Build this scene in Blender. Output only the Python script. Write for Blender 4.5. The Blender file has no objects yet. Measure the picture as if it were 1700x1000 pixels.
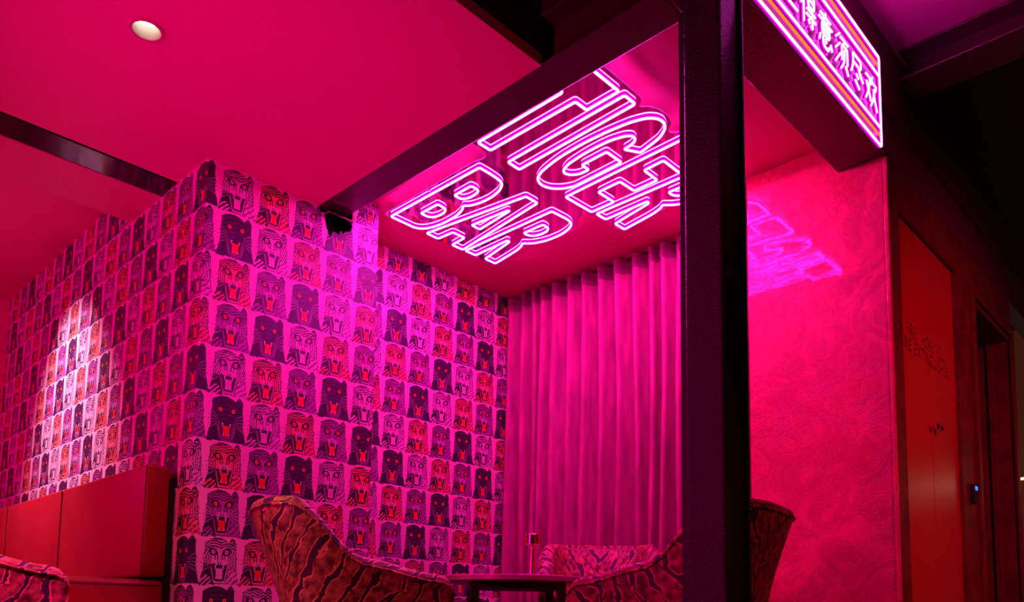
import bpy, bmesh, math, random
from mathutils import Vector, Matrix
random.seed(7)
S = bpy.context.scene
COL = S.collection
# ------------------------------------------------------------------ camera
CAM_R = [[0.692874, -0.720934, 0.013386], [0.079472, 0.057901, -0.995154], [0.716665, 0.690581, 0.097412]]
F_PX, PX, PY = 1321.7, 850.0, 896.05
cam = bpy.data.cameras.new('camera'); camo = bpy.data.objects.new('camera', cam); COL.objects.link(camo)
r, d, f = [Vector(v) for v in CAM_R]
camo.matrix_world = Matrix(((r.x, -d.x, -f.x, 0), (r.y, -d.y, -f.y, 0), (r.z, -d.z, -f.z, .335), (0, 0, 0, 1)))
cam.sensor_fit = 'HORIZONTAL'; cam.sensor_width = 36
cam.lens = F_PX / 1700 * 36
cam.shift_x = (850 - PX) / 1700
cam.shift_y = (PY - 500) / 1700
cam.clip_start = .05
S.camera = camo
# ------------------------------------------------------------------ world, exposure, lights
W = bpy.data.worlds.new('world'); S.world = W; W.use_nodes = True
W.node_tree.nodes['Background'].inputs[0].default_value = (.9, .0, .12, 1)
W.node_tree.nodes['Background'].inputs[1].default_value = .012
S.view_settings.view_transform = 'Standard'; S.view_settings.look = 'None'
S.view_settings.exposure = 0; S.view_settings.gamma = 1; S.view_settings.use_curve_mapping = False
S.cycles.max_bounces = 8; S.cycles.sample_clamp_indirect = 6; S.cycles.caustics_reflective = False
S.cycles.use_denoising = True


def lamp(kind, name, loc, energy, color, target=None, **k):
    l = bpy.data.lights.new(name, kind); l.energy = energy; l.color = color
    for a, v in k.items(): setattr(l, a, v)
    o = bpy.data.objects.new(name, l); COL.objects.link(o); o.location = loc
    if target is not None:
        o.rotation_euler = (Vector(target) - Vector(loc)).to_track_quat('-Z', 'Y').to_euler()
    return o


PINK = (1, .0, .58)
lamp('AREA', 'bar_light', (-2.4, 1.85, 1.35), 74, (1, 0, .24), (2.6, 2.5, 1.5), size=.45)
lamp('SPOT', 'chair_back_fill', (1.9, -1.6, 1.7), 60, (1, .02, .05), (2.95, 1.35, .5), spot_size=.5, spot_blend=.9, shadow_soft_size=.1)  # added red fill to brighten the right chair's back, no fixture there
lamp('SPOT', 'uplight', (.35, 2.1, .12), 170, PINK, (1.75, 3.2, 2.6), spot_size=1.15, spot_blend=1, shadow_soft_size=.15)  # added fill, stands in for pink light bounced onto the ceiling
lamp('POINT', 'room_lamp', (-1.1, 5.7, 2.0), 95, PINK, shadow_soft_size=.3)
lamp('SPOT', 'chair_fill_spot', (-.9, 2.0, 2.45), 800, (1, .03, .42), (.82, 3.2, .45), spot_size=.4, spot_blend=.8, shadow_soft_size=.05)  # added pink fill for the chair arm by the sofa
lamp('SPOT', 'chair_fill_spot', (-.5, 2.75, 2.5), 75, (1, .42, .20), (1.52, 2.68, .55), spot_size=.42, spot_blend=1, shadow_soft_size=.04)  # added warm fill for the left chair's back, an invented source
lamp('SPOT', 'downlight_lamp', (1.08, 3.056, 2.585), 45, (1, .52, .34), (1.08, 3.056, 0), spot_size=1.35, spot_blend=.9, shadow_soft_size=.03)
lamp('SPOT', 'wall_washer_lamp', (.78, 5.7, 2.79), 330, (1, .60, .85), (1.62, 5.6, 1.5), spot_size=1.15, spot_blend=1, shadow_soft_size=.04)
lamp('SPOT', 'passage_fill', (3.2, -1.8, 2.4), 330, (1, .0, .16), (5.2, 1.3, .9), spot_size=1.15, spot_blend=.9, shadow_soft_size=.2)  # made-up red fill to brighten the cabinet wall and far door


# ------------------------------------------------------------------ helpers
def mesh(name, verts, faces, mat=None, parent=None, smooth=False, uv=None):
    me = bpy.data.meshes.new(name); me.from_pydata([tuple(v) for v in verts], [], faces); me.update()
    if uv is not None:
        l = me.uv_layers.new(name='uv')
        for p in me.polygons:
            for li in p.loop_indices: l.data[li].uv = uv[me.loops[li].vertex_index]
    if mat: me.materials.append(mat)
    if smooth: me.polygons.foreach_set('use_smooth', [True] * len(me.polygons))
    o = bpy.data.objects.new(name, me); COL.objects.link(o)
    if parent: o.parent = parent
    return o


def frombm(name, bm, mat=None, parent=None, smooth=False):
    me = bpy.data.meshes.new(name); bm.to_mesh(me); bm.free()
    if mat: me.materials.append(mat)
    if smooth: me.polygons.foreach_set('use_smooth', [True] * len(me.polygons))
    o = bpy.data.objects.new(name, me); COL.objects.link(o)
    if parent: o.parent = parent
    return o


def boxbm(bm, a, b, bev=0, seg=2):
    a, b = Vector(a), Vector(b)
    g = bmesh.ops.create_cube(bm, size=1)
    vs = g['verts']
    for v in vs: v.co = Vector([(a[i] + b[i]) / 2 + v.co[i] * (b[i] - a[i]) for i in range(3)])
    if bev:
        es = list({e for v in vs for e in v.link_edges})
        bmesh.ops.bevel(bm, geom=es, offset=bev, segments=seg, affect='EDGES', profile=.5)


def box(name, a, b, mat, parent=None, bev=0, seg=2):
    bm = bmesh.new(); boxbm(bm, a, b, bev, seg)
    return frombm(name, bm, mat, parent, smooth=False)


def lathe(name, prof, mat, parent=None, n=32, center=(0, 0, 0), smooth=True):
    v, fs = [], []
    m = len(prof)
    for i in range(n):
        a = 2 * math.pi * i / n
        for (rr, z) in prof: v.append((center[0] + rr * math.cos(a), center[1] + rr * math.sin(a), center[2] + z))
    for i in range(n):
        for j in range(m - 1):
            p, q = i * m + j, ((i + 1) % n) * m + j
            fs.append((p, q, q + 1, p + 1))
    o = mesh(name, v, fs, mat, parent, smooth)
    if smooth:
        o.data.set_sharp_from_angle(angle=math.radians(35))
    return o


def empty(name, loc, rz=0):
    o = bpy.data.objects.new(name, None); COL.objects.link(o); o.location = loc; o.rotation_euler = (0, 0, rz); o.empty_display_size = .1
    return o


def tag(o, label, cat, group=None):
    o['label'] = label; o['category'] = cat
    if group: o['group'] = group
    return o


def struct(o, label=None):
    o['kind'] = 'structure'
    if label: o['label'] = label
    return o


def rnd(name): return bpy.data.materials.new(name)


# ------------------------------------------------------------------ materials
def pbr(name, color, rough=.5, metal=0, spec=.5, bump=None, coat=0, coat_rough=.1, sheen=0, emit=None, vary=None):
    """bump = (scale, detail, strength, distance); vary = (scale, dark colour, amount)"""
    m = rnd(name); m.use_nodes = True; nt = m.node_tree; b = nt.nodes['Principled BSDF']
    b.inputs['Base Color'].default_value = (*color, 1); b.inputs['Roughness'].default_value = rough
    b.inputs['Metallic'].default_value = metal; b.inputs['Specular IOR Level'].default_value = spec
    b.inputs['Coat Weight'].default_value = coat; b.inputs['Coat Roughness'].default_value = coat_rough
    b.inputs['Sheen Weight'].default_value = sheen
    tc = nt.nodes.new('ShaderNodeTexCoord')
    if vary:
        n = nt.nodes.new('ShaderNodeTexNoise'); n.inputs['Scale'].default_value = vary[0]; n.inputs['Detail'].default_value = 5
        nt.links.new(tc.outputs['Object'], n.inputs['Vector'])
        mr = nt.nodes.new('ShaderNodeMapRange'); mr.inputs[1].default_value = .35; mr.inputs[2].default_value = .65; mr.inputs[3].default_value = 0; mr.inputs[4].default_value = vary[2]
        nt.links.new(n.outputs['Fac'], mr.inputs[0])
        mx = nt.nodes.new('ShaderNodeMix'); mx.data_type = 'RGBA'
        mx.inputs[6].default_value = (*color, 1); mx.inputs[7].default_value = (*vary[1], 1)
        nt.links.new(mr.outputs[0], mx.inputs[0]); nt.links.new(mx.outputs[2], b.inputs['Base Color'])
    if bump:
        n = nt.nodes.new('ShaderNodeTexNoise'); n.inputs['Scale'].default_value = bump[0]; n.inputs['Detail'].default_value = bump[1]
        nt.links.new(tc.outputs['Object'], n.inputs['Vector'])
        bp = nt.nodes.new('ShaderNodeBump'); bp.inputs['Strength'].default_value = bump[2]; bp.inputs['Distance'].default_value = bump[3]
        nt.links.new(n.outputs['Fac'], bp.inputs['Height']); nt.links.new(bp.outputs[0], b.inputs['Normal'])
    if emit:
        b.inputs['Emission Color'].default_value = (*emit[0], 1); b.inputs['Emission Strength'].default_value = emit[1]
    return m


def glow(name, color, strength):
    m = rnd(name); m.use_nodes = True; nt = m.node_tree; nt.nodes.clear()
    e = nt.nodes.new('ShaderNodeEmission'); e.inputs[0].default_value = (*color, 1); e.inputs[1].default_value = strength
    o = nt.nodes.new('ShaderNodeOutputMaterial'); nt.links.new(e.outputs[0], o.inputs[0])
    return m


class E:
    """tiny expression -> math-node compiler"""
    nt = None

    def __init__(s, v): s.v = v

    @staticmethod
    def op(o, *a, clamp=False):
        n = E.nt.nodes.new('ShaderNodeMath'); n.operation = o; n.use_clamp = clamp
        for i, x in enumerate(a):
            if isinstance(x, E): E.nt.links.new(x.v, n.inputs[i])
            else: n.inputs[i].default_value = x
        return E(n.outputs[0])

    def __add__(s, o): return E.op('ADD', s, o)
    __radd__ = __add__
    def __sub__(s, o): return E.op('SUBTRACT', s, o)
    def __rsub__(s, o): return E.op('SUBTRACT', o, s)
    def __mul__(s, o): return E.op('MULTIPLY', s, o)
    __rmul__ = __mul__
    def __truediv__(s, o): return E.op('DIVIDE', s, o)
    def gt(s, o): return E.op('GREATER_THAN', s, o)
    def lt(s, o): return E.op('LESS_THAN', s, o)
    def abs(s): return E.op('ABSOLUTE', s)
    def sin(s): return E.op('SINE', s)
    def cos(s): return E.op('COSINE', s)
    def floor(s): return E.op('FLOOR', s)
    def fract(s): return E.op('FRACT', s)
    def mod(s, o): return E.op('FLOORED_MODULO', s, o)
    def min(s, o): return E.op('MINIMUM', s, o)
    def max(s, o): return E.op('MAXIMUM', s, o)
    def pow(s, o): return E.op('POWER', s, o)
    def clamp(s): return E.op('ADD', s, 0., clamp=True)
    def between(s, a, b): return s.gt(a) * s.lt(b)


def noise(vec, scale, detail=2., out='Fac'):
    n = E.nt.nodes.new('ShaderNodeTexNoise'); n.inputs['Scale'].default_value = scale; n.inputs['Detail'].default_value = detail
    E.nt.links.new(vec, n.inputs['Vector']); return E(n.outputs[out])


def mix(fac, a, b):
    n = E.nt.nodes.new('ShaderNodeMix'); n.data_type = 'RGBA'
    if isinstance(fac, E): E.nt.links.new(fac.v, n.inputs[0])
    else: n.inputs[0].default_value = fac
    for i, c in ((6, a), (7, b)):
        if isinstance(c, tuple): n.inputs[i].default_value = (*c, 1)
        else: E.nt.links.new(c, n.inputs[i])
    return n.outputs[2]


def begin(name):
    m = rnd(name); m.use_nodes = True; E.nt = m.node_tree
    return m, E.nt.nodes['Principled BSDF']


def wallpaper():
    m, b = begin('big_cat_wallpaper'); nt = E.nt
    tc = nt.nodes.new('ShaderNodeTexCoord'); sep = nt.nodes.new('ShaderNodeSeparateXYZ'); nt.links.new(tc.outputs['UV'], sep.inputs[0])
    u, z = E(sep.outputs[0]), E(sep.outputs[1]); uv = tc.outputs['UV']
    n1 = noise(uv, 60, 3) - .5; n2 = noise(uv, 230, 2) - .5; n3 = noise(uv, 25, 2) - .5
    pu = (u - .062) / .2055 + 40.; pz = (2.597 - z) / .2365 + 8.
    c = pu.floor() + 1.; rr = pz.floor(); X = pu.fract() - .5; Y = 1. - pz.fract()
    mm = rr.mod(4.)
    s = mm.between(.5, 1.5) * 3. + mm.between(1.5, 2.5) * 1. + mm.gt(2.5) * 2.
    idx = (c + s).mod(4.)
    isP = idx.lt(.5); isW = idx.between(.5, 1.5); isO = idx.between(1.5, 2.5); isV = idx.gt(2.5)
    X = X + .012; a = X.abs()
    # gap of bare paper between neighbours: full width by the ears, a point at the shoulders
    g = ((Y * .27).min(.100)) + ((Y - .80) * 8.).cos() * .020 * Y.gt(.60) + n1 * .045 + n3 * .02 - .010
    edge = .5 - g - (X - .012).abs()                     # > 0 inside the cat
    rad = E.op('SQRT', X * X * 1.2 + (Y - .50) * (Y - .50))
    crn = (Y + (X + .06) * (X + .06) * 1.05 + n1 * .03).gt(.992) * ((X - .31).abs() * 1.3 + Y).gt(1.035)
    inside = edge.gt(0.) * (1. - crn)
    K = E.op('ADD', 0., 0.)                              # ink mask

    def orr(p, q): return p.max(q)
    # waves across the brow, rings of stripes down the cheeks
    st = ((Y + (X * 25. + 1.).sin() * .016 - a * a * .5 + n1 * .05 + n3 * .03) * 112.).sin().gt(.0) * Y.gt(.765) * (n3 * 1.2 + .8).gt(.62 - a)
    K = orr(K, st)
    ck = ((rad + (Y * 40.).sin() * .012 + n1 * .07 + n3 * .04) * 105.).sin().gt(.15) * rad.gt(.235) * a.gt(.19) * Y.between(.33, .80)
    K = orr(K, ck)
    # chest stripes and the dark shoulder with the paw strokes
    ch = ((Y * 1.0 - X * .8 + n1 * .16 + n3 * .12) * 50.).sin().gt(.45) * Y.lt(.36) * X.gt(.13)
    K = orr(K, ch * .75)
    sh = (X + n1 * .12 + n3 * .06).lt(-.13) * (Y + n1 * .2).lt(.44) * (n2 + .42).gt(0.)
    paw = ((X * .9 + Y * -1.0) * 60. + n1 * 6.).sin().gt(.0) * ((X + .33) * (X + .33) + (Y - .08) * (Y - .08)).lt(.020)
    sh = sh * (1. - paw)
    K = orr(K, sh)
    K = orr(K, edge.lt(.014) * Y.gt(.25) * (n1 + .2).gt(0.))
    K = orr(K, (Y + n1 * .04).gt(.95) * (n3 + .22 - X * .4).gt(0.))
    K = orr(K, ((X - .30) * (X - .30) + (Y - .90) * (Y - .90)).between(.0016, .0036))
    # eye sockets
    ex = a - .165; ey = Y - .68 - a * .10 + .0
    e2 = (ex * ex / .0105 + ey * ey / .0058) + n1 * .9
    K = orr(K, e2.lt(1.))
    # nose bridge
    nb = (a - .045 - (Y - .52) * .12).abs().lt(.013) * Y.between(.53, .70)
    nb2 = (a - .095 - (Y - .52) * .30).abs().lt(.012) * Y.between(.54, .62)
    nos = (a + (Y - .47).abs() * .7).between(.028, .052)
    K = orr(K, orr(nb, orr(nb2, nos * Y.lt(.5))))
    # jaws
    t = ((Y - .05) / .38).clamp()
    wj = .070 + t.pow(.6) * .110
    inm = a.lt(wj) * Y.between(.115, .43)
    lip = (a - wj).abs().lt(.014) * Y.between(.10, .44) + (Y - .105).abs().lt(.012) * a.lt(.10)
    lip2 = (a - wj - .055).abs().lt(.012) * Y.between(.08, .36) + (Y - .05).abs().lt(.009) * a.lt(.12)
    K = orr(K, (lip + lip2).clamp())
    tongue = a.lt(.074 + t * .016) * Y.between(.14, .36)
    fang = (a - .098).abs().lt((Y - .315) * .22) * Y.between(.315, .42) + (a - .07).abs().lt((.225 - Y) * .22) * Y.between(.14, .225)
    iris = (ex * ex + ey * ey); ring = iris.between(.00024, .0021); pup = iris.lt(.0009)
    # colours per animal
    fur = mix(isV, mix(isO, (.80, .44, .60), (.84, .17, .13)), (.40, .07, .36))
    fur = mix((n3 + n1 * .7 + .1).gt(.12) * .35, fur, (.62, .10, .34))
    muz = (X * X / .022 + (Y - .46) * (Y - .46) / .010).lt(1.)
    fur = mix(muz * .45, fur, (.82, .45, .62))
    body = mix(K, fur, (.030, .005, .026))
    pl = ((Y * 1.0 + (X * 12.).cos() * .03 + a * .5 + n1 * .14) * 60.).sin().gt(.55) * (n3 + .5).clamp()
    pan = mix(pl * .8, (.030, .006, .034), (.17, .03, .17))
    pan = mix(sh * .6, pan, (.012, .002, .014))
    pan = mix(lip.clamp(), pan, (.55, .2, .45))
    body = mix(isP, body, pan)
    chin = a.lt(wj + .05) * Y.between(.055, .38)
    body = mix(chin * .55, body, mix(isP, mix(isV, mix(isO, (.86, .50, .62), (.88, .34, .26)), (.62, .20, .50)), (.12, .02, .11)))
    body = mix(((lip + lip2).clamp()) * .9, body, mix(isP, (.03, .004, .026), (.45, .14, .36)))
    body = mix(inm, body, (.035, .004, .02))
    body = mix(tongue, body, mix(isW, (.80, .02, .025), (.80, .42, .58)))
    body = mix(fang.clamp(), body, (.85, .62, .72))
    body = mix(ring, body, mix(isW, (.95, .13, .03), (.85, .4, .55)))
    body = mix(pup * iris.lt(.00028), body, (.03, .0, .01))
    paper = mix((n3 * .5 + .5).clamp() * .25, (.92, .50, .58), (.80, .40, .46))
    out = mix(inside, paper, body)
    # whiskers fan out of the muzzle across the bare paper
    wx = a - .10; wy = Y - .47
    ang = E.op('ARCTAN2', wy + n1 * .03, wx)
    wr = wx * wx + wy * wy
    wh = ((ang * 24.).cos().gt(.90)) * ang.abs().lt(.66) * wr.between(.012, .135) * wx.gt(0.)
    out = mix(wh * inside, out, mix(isP, (.80, .45, .62), (.66, .36, .58)))
    # dark whisker ends over the paper, and the torn light rim at each cat's foot
    out = mix(wh * (1. - inside) * .8, out, (.10, .02, .08))
    out = mix((Y.lt(.028 + 0.) + 0.) * (n1 + .10).gt(0.) * inside * (X + .3).gt(n3), out, (.85, .50, .66))
    nt.links.new(out, b.inputs['Base Color'])
    b.inputs['Roughness'].default_value = .42
    b.inputs['Specular IOR Level'].default_value = .35
    return m


def plaster():
    m, b = begin('polished_plaster'); nt = E.nt
    tc = nt.nodes.new('ShaderNodeTexCoord')
    w = noise(tc.outputs['Object'], 5, 3, 'Color')
    vm = nt.nodes.new('ShaderNodeVectorMath'); vm.operation = 'MULTIPLY_ADD'
    nt.links.new(w.v, vm.inputs[0]); vm.inputs[1].default_value = (.25, .25, .25); nt.links.new(tc.outputs['Object'], vm.inputs[2])
    n = noise(tc.outputs['Object'], 3.6, 9); n.v.node.inputs['Distortion'].default_value = 2.6; n.v.node.inputs['Roughness'].default_value = .62
    n2 = noise(vm.outputs[0], 2.4, 6)
    crease = (1. - (n - .5).abs() * 22.).clamp()
    col = mix(((n2 - .5) * 3. + .5).clamp(), (.98, .13, .15), (.74, .06, .08))
    col = mix(((n - .5) * 5. + .3).clamp() * .55, col, (.52, .03, .06))
    mq = nt.nodes.new('ShaderNodeMapping'); mq.inputs['Scale'].default_value = (7, 7, 2.6); mq.inputs['Rotation'].default_value = (.7, 0, 0); nt.links.new(vm.outputs[0], mq.inputs[0])
    st = noise(mq.outputs[0], 3, 7); st.v.node.inputs['Roughness'].default_value = .7
    scr = (1. - (st - .5).abs() * 26.).clamp()
    col = mix(scr * .30, col, (.42, .02, .045))
    col = mix(crease * .20, col, (.40, .02, .04))
    nt.links.new(col, b.inputs['Base Color'])
    h = n * .8 + crease * -.12 + scr * -.16 + st * .5
    bp = nt.nodes.new('ShaderNodeBump'); bp.inputs['Strength'].default_value = .45; bp.inputs['Distance'].default_value = .012
    nt.links.new(h.v, bp.inputs['Height']); nt.links.new(bp.outputs[0], b.inputs['Normal'])
    mp = nt.nodes.new('ShaderNodeMapping'); mp.inputs['Scale'].default_value = (4, 4, 30); nt.links.new(tc.outputs['Object'], mp.inputs[0])
    fine = noise(mp.outputs[0], 2, 2)
    b2 = nt.nodes.new('ShaderNodeBump'); b2.inputs['Strength'].default_value = .10; b2.inputs['Distance'].default_value = .002
    nt.links.new((fine + n * .6).v, b2.inputs['Height']); nt.links.new(b2.outputs[0], b.inputs['Coat Normal'])
    b.inputs['Roughness'].default_value = .40
    b.inputs['Coat Weight'].default_value = .7; b.inputs['Coat Roughness'].default_value = .035
    return m


def velvet():
    """crushed velvet with woven tiger stripes rising in a V from the middle of the back; uv = (signed arc, height)"""
    m, b = begin('tiger_stripe_velvet'); nt = E.nt
    tc = nt.nodes.new('ShaderNodeTexCoord'); uv = tc.outputs['UV']
    sep = nt.nodes.new('ShaderNodeSeparateXYZ'); nt.links.new(uv, sep.inputs[0])
    u, v = E(sep.outputs[0]), E(sep.outputs[1])
    a = (u + (noise(uv, 7, 2) - .5) * .10).abs()
    w = (noise(uv, 5, 2) - .5) * .30 + (noise(uv, 22, 2) - .5) * .05
    s = (v - a * 1.55 + w) / .150
    fr = s.fract()
    wid = .16 + (noise(uv, 9, 1) - .5) * .42
    band = (fr - .5).abs().lt(wid)
    rim = ((fr - .5).abs() - wid).abs().lt(.035) * (noise(uv, 40, 1)).gt(.40)
    n = noise(uv, 28, 5); n2 = noise(uv, 8, 3)
    pile = ((n - .5) * 3.2 + (n2 - .5) * 1.6 + .45).clamp()
    base = mix(pile, (.080, .005, .004), (.56, .20, .10))
    col = mix(band, base, (.040, .004, .034))
    col = mix(rim, col, (.80, .26, .16))
    nt.links.new(col, b.inputs['Base Color'])
    h = (1. - band) * .8 + pile * .25
    bp = nt.nodes.new('ShaderNodeBump'); bp.inputs['Strength'].default_value = .6; bp.inputs['Distance'].default_value = .006
    nt.links.new(h.v, bp.inputs['Height']); nt.links.new(bp.outputs[0], b.inputs['Normal'])
    nt.links.new((.62 - pile * .2).v, b.inputs['Roughness'])
    b.inputs['Sheen Weight'].default_value = .22; b.inputs['Sheen Roughness'].default_value = .35
    b.inputs['Sheen Tint'].default_value = (1, .4, .2, 1)
    return m


def curtain_velvet(name, c1, c2):
    m, b = begin(name); nt = E.nt
    tc = nt.nodes.new('ShaderNodeTexCoord')
    mp = nt.nodes.new('ShaderNodeMapping'); mp.inputs['Scale'].default_value = (6, 6, 1.2); nt.links.new(tc.outputs['Object'], mp.inputs[0])
    n = noise(mp.outputs[0], 3, 5)
    nt.links.new(mix(((n - .5) * 2.4 + .5).clamp(), c1, c2), b.inputs['Base Color'])
    b.inputs['Roughness'].default_value = .7; b.inputs['Sheen Weight'].default_value = .15; b.inputs['Sheen Roughness'].default_value = .4
    b.inputs['Sheen Tint'].default_value = (1, .4, .7, 1)
    return m


def acrylic():
    m = rnd('clear_acrylic'); m.use_nodes = True; nt = m.node_tree; nt.nodes.clear()
    t = nt.nodes.new('ShaderNodeBsdfTransparent'); t.inputs[0].default_value = (.80, .66, .84, 1)
    g = nt.nodes.new('ShaderNodeBsdfGlossy'); g.inputs['Roughness'].default_value = .06
    fr = nt.nodes.new('ShaderNodeFresnel'); fr.inputs[0].default_value = 1.49
    df = nt.nodes.new('ShaderNodeBsdfDiffuse'); df.inputs[0].default_value = (.9, .4, .9, 1)
    halo_mix = nt.nodes.new('ShaderNodeMixShader'); halo_mix.inputs[0].default_value = .07  # diffuse share added so the tubes leave a halo on the plate
    nt.links.new(t.outputs[0], halo_mix.inputs[1]); nt.links.new(df.outputs[0], halo_mix.inputs[2])
    mx = nt.nodes.new('ShaderNodeMixShader'); o = nt.nodes.new('ShaderNodeOutputMaterial')
    nt.links.new(fr.outputs[0], mx.inputs[0]); nt.links.new(halo_mix.outputs[0], mx.inputs[1]); nt.links.new(g.outputs[0], mx.inputs[2]); nt.links.new(mx.outputs[0], o.inputs[0])
    return m


M_PAPER = wallpaper()
M_PLASTER = plaster()
M_VELVET = velvet()
M_CURTAIN = curtain_velvet('rose_velvet', (.30, .028, .13), (.56, .065, .24))
M_HEADER = curtain_velvet('rose_velvet_header', (.16, .015, .08), (.32, .04, .15))
M_CEIL = pbr('pink_ceiling_paint', (.80, .07, .22), .6, bump=(3, 2, .05, .02))
M_CEILA = pbr('alcove_ceiling_paint', (.66, .05, .18), .45)
M_BLACK = pbr('matt_black_paint', (.012, .006, .008), .6)
M_STEEL = pbr('black_textured_steel_paint', (.020, .010, .014), .30, bump=(130, 3, 1., .006))
M_BEAM = pbr('red_lit_beam_paint', (.055, .008, .020), .30, bump=(90, 3, .6, .004))  # black paint with the red light on it put into the colour
M_BAND = pbr('gloss_black_paint', (.012, .006, .010), .12, bump=(6, 2, .08, .02))
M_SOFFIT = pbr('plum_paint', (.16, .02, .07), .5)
M_HICEIL = pbr('plum_ceiling_paint', (.55, .05, .30), .5)
M_LEATHER = pbr('red_leather', (.40, .012, .018), .36, bump=(180, 3, .12, .002), vary=(5, (.32, .008, .013), .6))
M_PIPING = pbr('dark_red_piping', (.12, .004, .01), .5)
M_DARKWOOD = pbr('dark_stained_wood', (.02, .008, .008), .45)
M_TABLE = pbr('table_top_stone', (.60, .12, .42), .3)
M_REDDOOR = pbr('red_lacquer', (.50, .012, .02), .28, spec=.3, vary=(2, (.40, .01, .015), .6))
M_LETTER = pbr('raised_letter_face', (.025, .001, .005), .5)
M_LETTERSIDE = pbr('raised_letter_side', (.85, .04, .08), .5)
M_REDWOOD = pbr('red_stained_timber', (.20, .008, .02), .5, bump=(40, 4, .2, .003), vary=(9, (.10, .004, .01), .9))
M_DOOR2 = pbr('oxblood_door_paint', (.035, .004, .006), .35)
M_COPPER = pbr('polished_copper', (.95, .35, .30), .16, metal=1)
M_CHROME = pbr('chrome', (.8, .7, .75), .12, metal=1)
M_FLOOR = pbr('dark_floor', (.03, .012, .012), .4, vary=(3, (.02, .006, .006), .8))
M_SIGNBOARD = pbr('black_sign_board', (.02, .008, .016), .3)
M_EDGE = pbr('lit_acrylic_edge', (.75, .5, .85), .2, emit=((.75, .06, 1), .55))  # neon light caught in the edge, put in as emission
M_ACRYLIC = acrylic()
M_CORE = glow('neon_white_core', (1, .0165, .60), 78)
M_JACKET = glow('neon_magenta_jacket', (1, .0, .80), 1.0)
M_CORE2 = glow('sign_white_core', (1, .050, .70), 22)
M_ORANGE = glow('sign_orange_tube', (1, .10, .01), 2.6)
M_LAMP = glow('downlight_lamp_glow', (1, .95, .9), 5)
M_REFL = pbr('downlight_reflector', (.42, .32, .24), .5, metal=.5)
M_TRIM = pbr('downlight_ring', (.55, .05, .16), .4)
M_BLUE = glow('blue_led', (.02, .12, 1), 3)
M_BARLIGHT = glow('bar_shelf_light', (1, .75, .5), 4)
M_BARWOOD = pbr('glow_bar_wood', (.45, .16, .07), .4, emit=((1, .25, .10), .035))  # warm bar light put into the wood as faint emission
M_BARGLASS = pbr('glow_bottle_glass', (.35, .10, .03), .1, emit=((1, .4, .15), .3))  # shelf light in the glass put in as emission

ZC = 2.6          # underside of the pink ceiling and of the beams
ZA = 2.76         # alcove ceiling


# ------------------------------------------------------------------ room shell
struct(box('floor', (-4, -4, -.05), (10, 8, 0), M_FLOOR))


def paperwall(name, pts2, to3, uvf, holes=None):
    """one wall face from an outline in (along, z), triangulated, uv in metres"""
    bm = bmesh.new()
    vs = [bm.verts.new(to3(*p)) for p in pts2]
    fce = bm.faces.new(vs)
    bmesh.ops.triangulate(bm, faces=[fce], ngon_method='EAR_CLIP')
    me = bpy.data.meshes.new(name); bm.to_mesh(me); bm.free()
    uvl = me.uv_layers.new(name='uv')
    for p in me.polygons:
        for li in p.loop_indices:
            uvl.data[li].uv = uvf(me.vertices[me.loops[li].vertex_index].co)
    me.materials.append(M_PAPER)
    o = bpy.data.objects.new(name, me); COL.objects.link(o)
    return struct(o)


XL, YR, YA, XK, XP = 1.647, 3.728, 4.12, 4.34, 3.88
# right wall face with the torn pocket around the beam end
tear = [(2.275, 2.70), (2.285, 2.592), (2.30, 2.572), (2.318, 2.575), (2.335, 2.50), (2.352, 2.466), (2.362, 2.452), (2.372, 2.462), (2.381, 2.487), (2.40, 2.492), (2.418, 2.478), (2.43, 2.512), (2.447, 2.497), (2.462, 2.517), (2.49, 2.527), (2.503, 2.55), (2.512, 2.70)]
bm = bmesh.new(); uvl = bm.loops.layers.uv.new('uv')
ZT = 2.40
quads = [((XL, 0), (2.275, 0), (2.275, 2.76), (XL, 2.76)), ((2.512, 0), (2.69, 0), (2.69, 2.76), (2.512, 2.76)), ((2.275, 0), (2.512, 0), (2.512, ZT), (2.275, ZT))]
for (xa, za), (xb, zb) in zip(tear[:-1], tear[1:]): quads.append(((xa, ZT), (xb, ZT), (xb, zb), (xa, za)))
for q in quads:
    fce = bm.faces.new([bm.verts.new((x, YR, z)) for x, z in q])
    for lp_ in fce.loops: lp_[uvl].uv = (lp_.vert.co.x - XL, lp_.vert.co.z)
bmesh.ops.remove_doubles(bm, verts=bm.verts[:], dist=1e-5)
struct(frombm('wall_right', bm, M_PAPER))
paperwall('wall_left', [(YR, 0), (7.25, 0), (7.25, 2.86), (YR, 2.86)], lambda y, z: (XL, y, z), lambda c: (-(c.y - YR), c.z))
paperwall('wall_pier', [(YR, 0), (YA, 0), (YA, 2.76), (YR, 2.76)], lambda y, z: (2.69, y, z), lambda c: (1.043 + (c.y - YR), c.z))
paperwall('wall_alcove', [(2.69, 0), (XK + .07, 0), (XK + .07, 2.80), (2.69, 2.80)], lambda x, z: (x, YA, z), lambda c: (c.x - 3.042 + .062, c.z))
struct(box('wall_curtain', (XK + .07, 1.98, 0), (XK + .15, 4.3, 3.0), M_BLACK))
struct(mesh('wall_back', [(-4, 7.25, 0), (XL, 7.25, 0), (XL, 7.25, 2.86), (-4, 7.25, 2.86)], [(0, 1, 2, 3)], M_CEIL))
# pocket behind the torn paper
bm = bmesh.new()
boxbm(bm, (2.26, YR + .16, 2.44), (2.53, YR + .17, 2.76)); boxbm(bm, (2.25, YR + .003, 2.43), (2.26, YR + .17, 2.76)); boxbm(bm, (2.53, YR + .003, 2.43), (2.54, YR + .17, 2.76)); boxbm(bm, (2.25, YR + .003, 2.43), (2.54, YR + .17, 2.44))
pocket = struct(frombm('trim_1', bm, M_BLACK))

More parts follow.
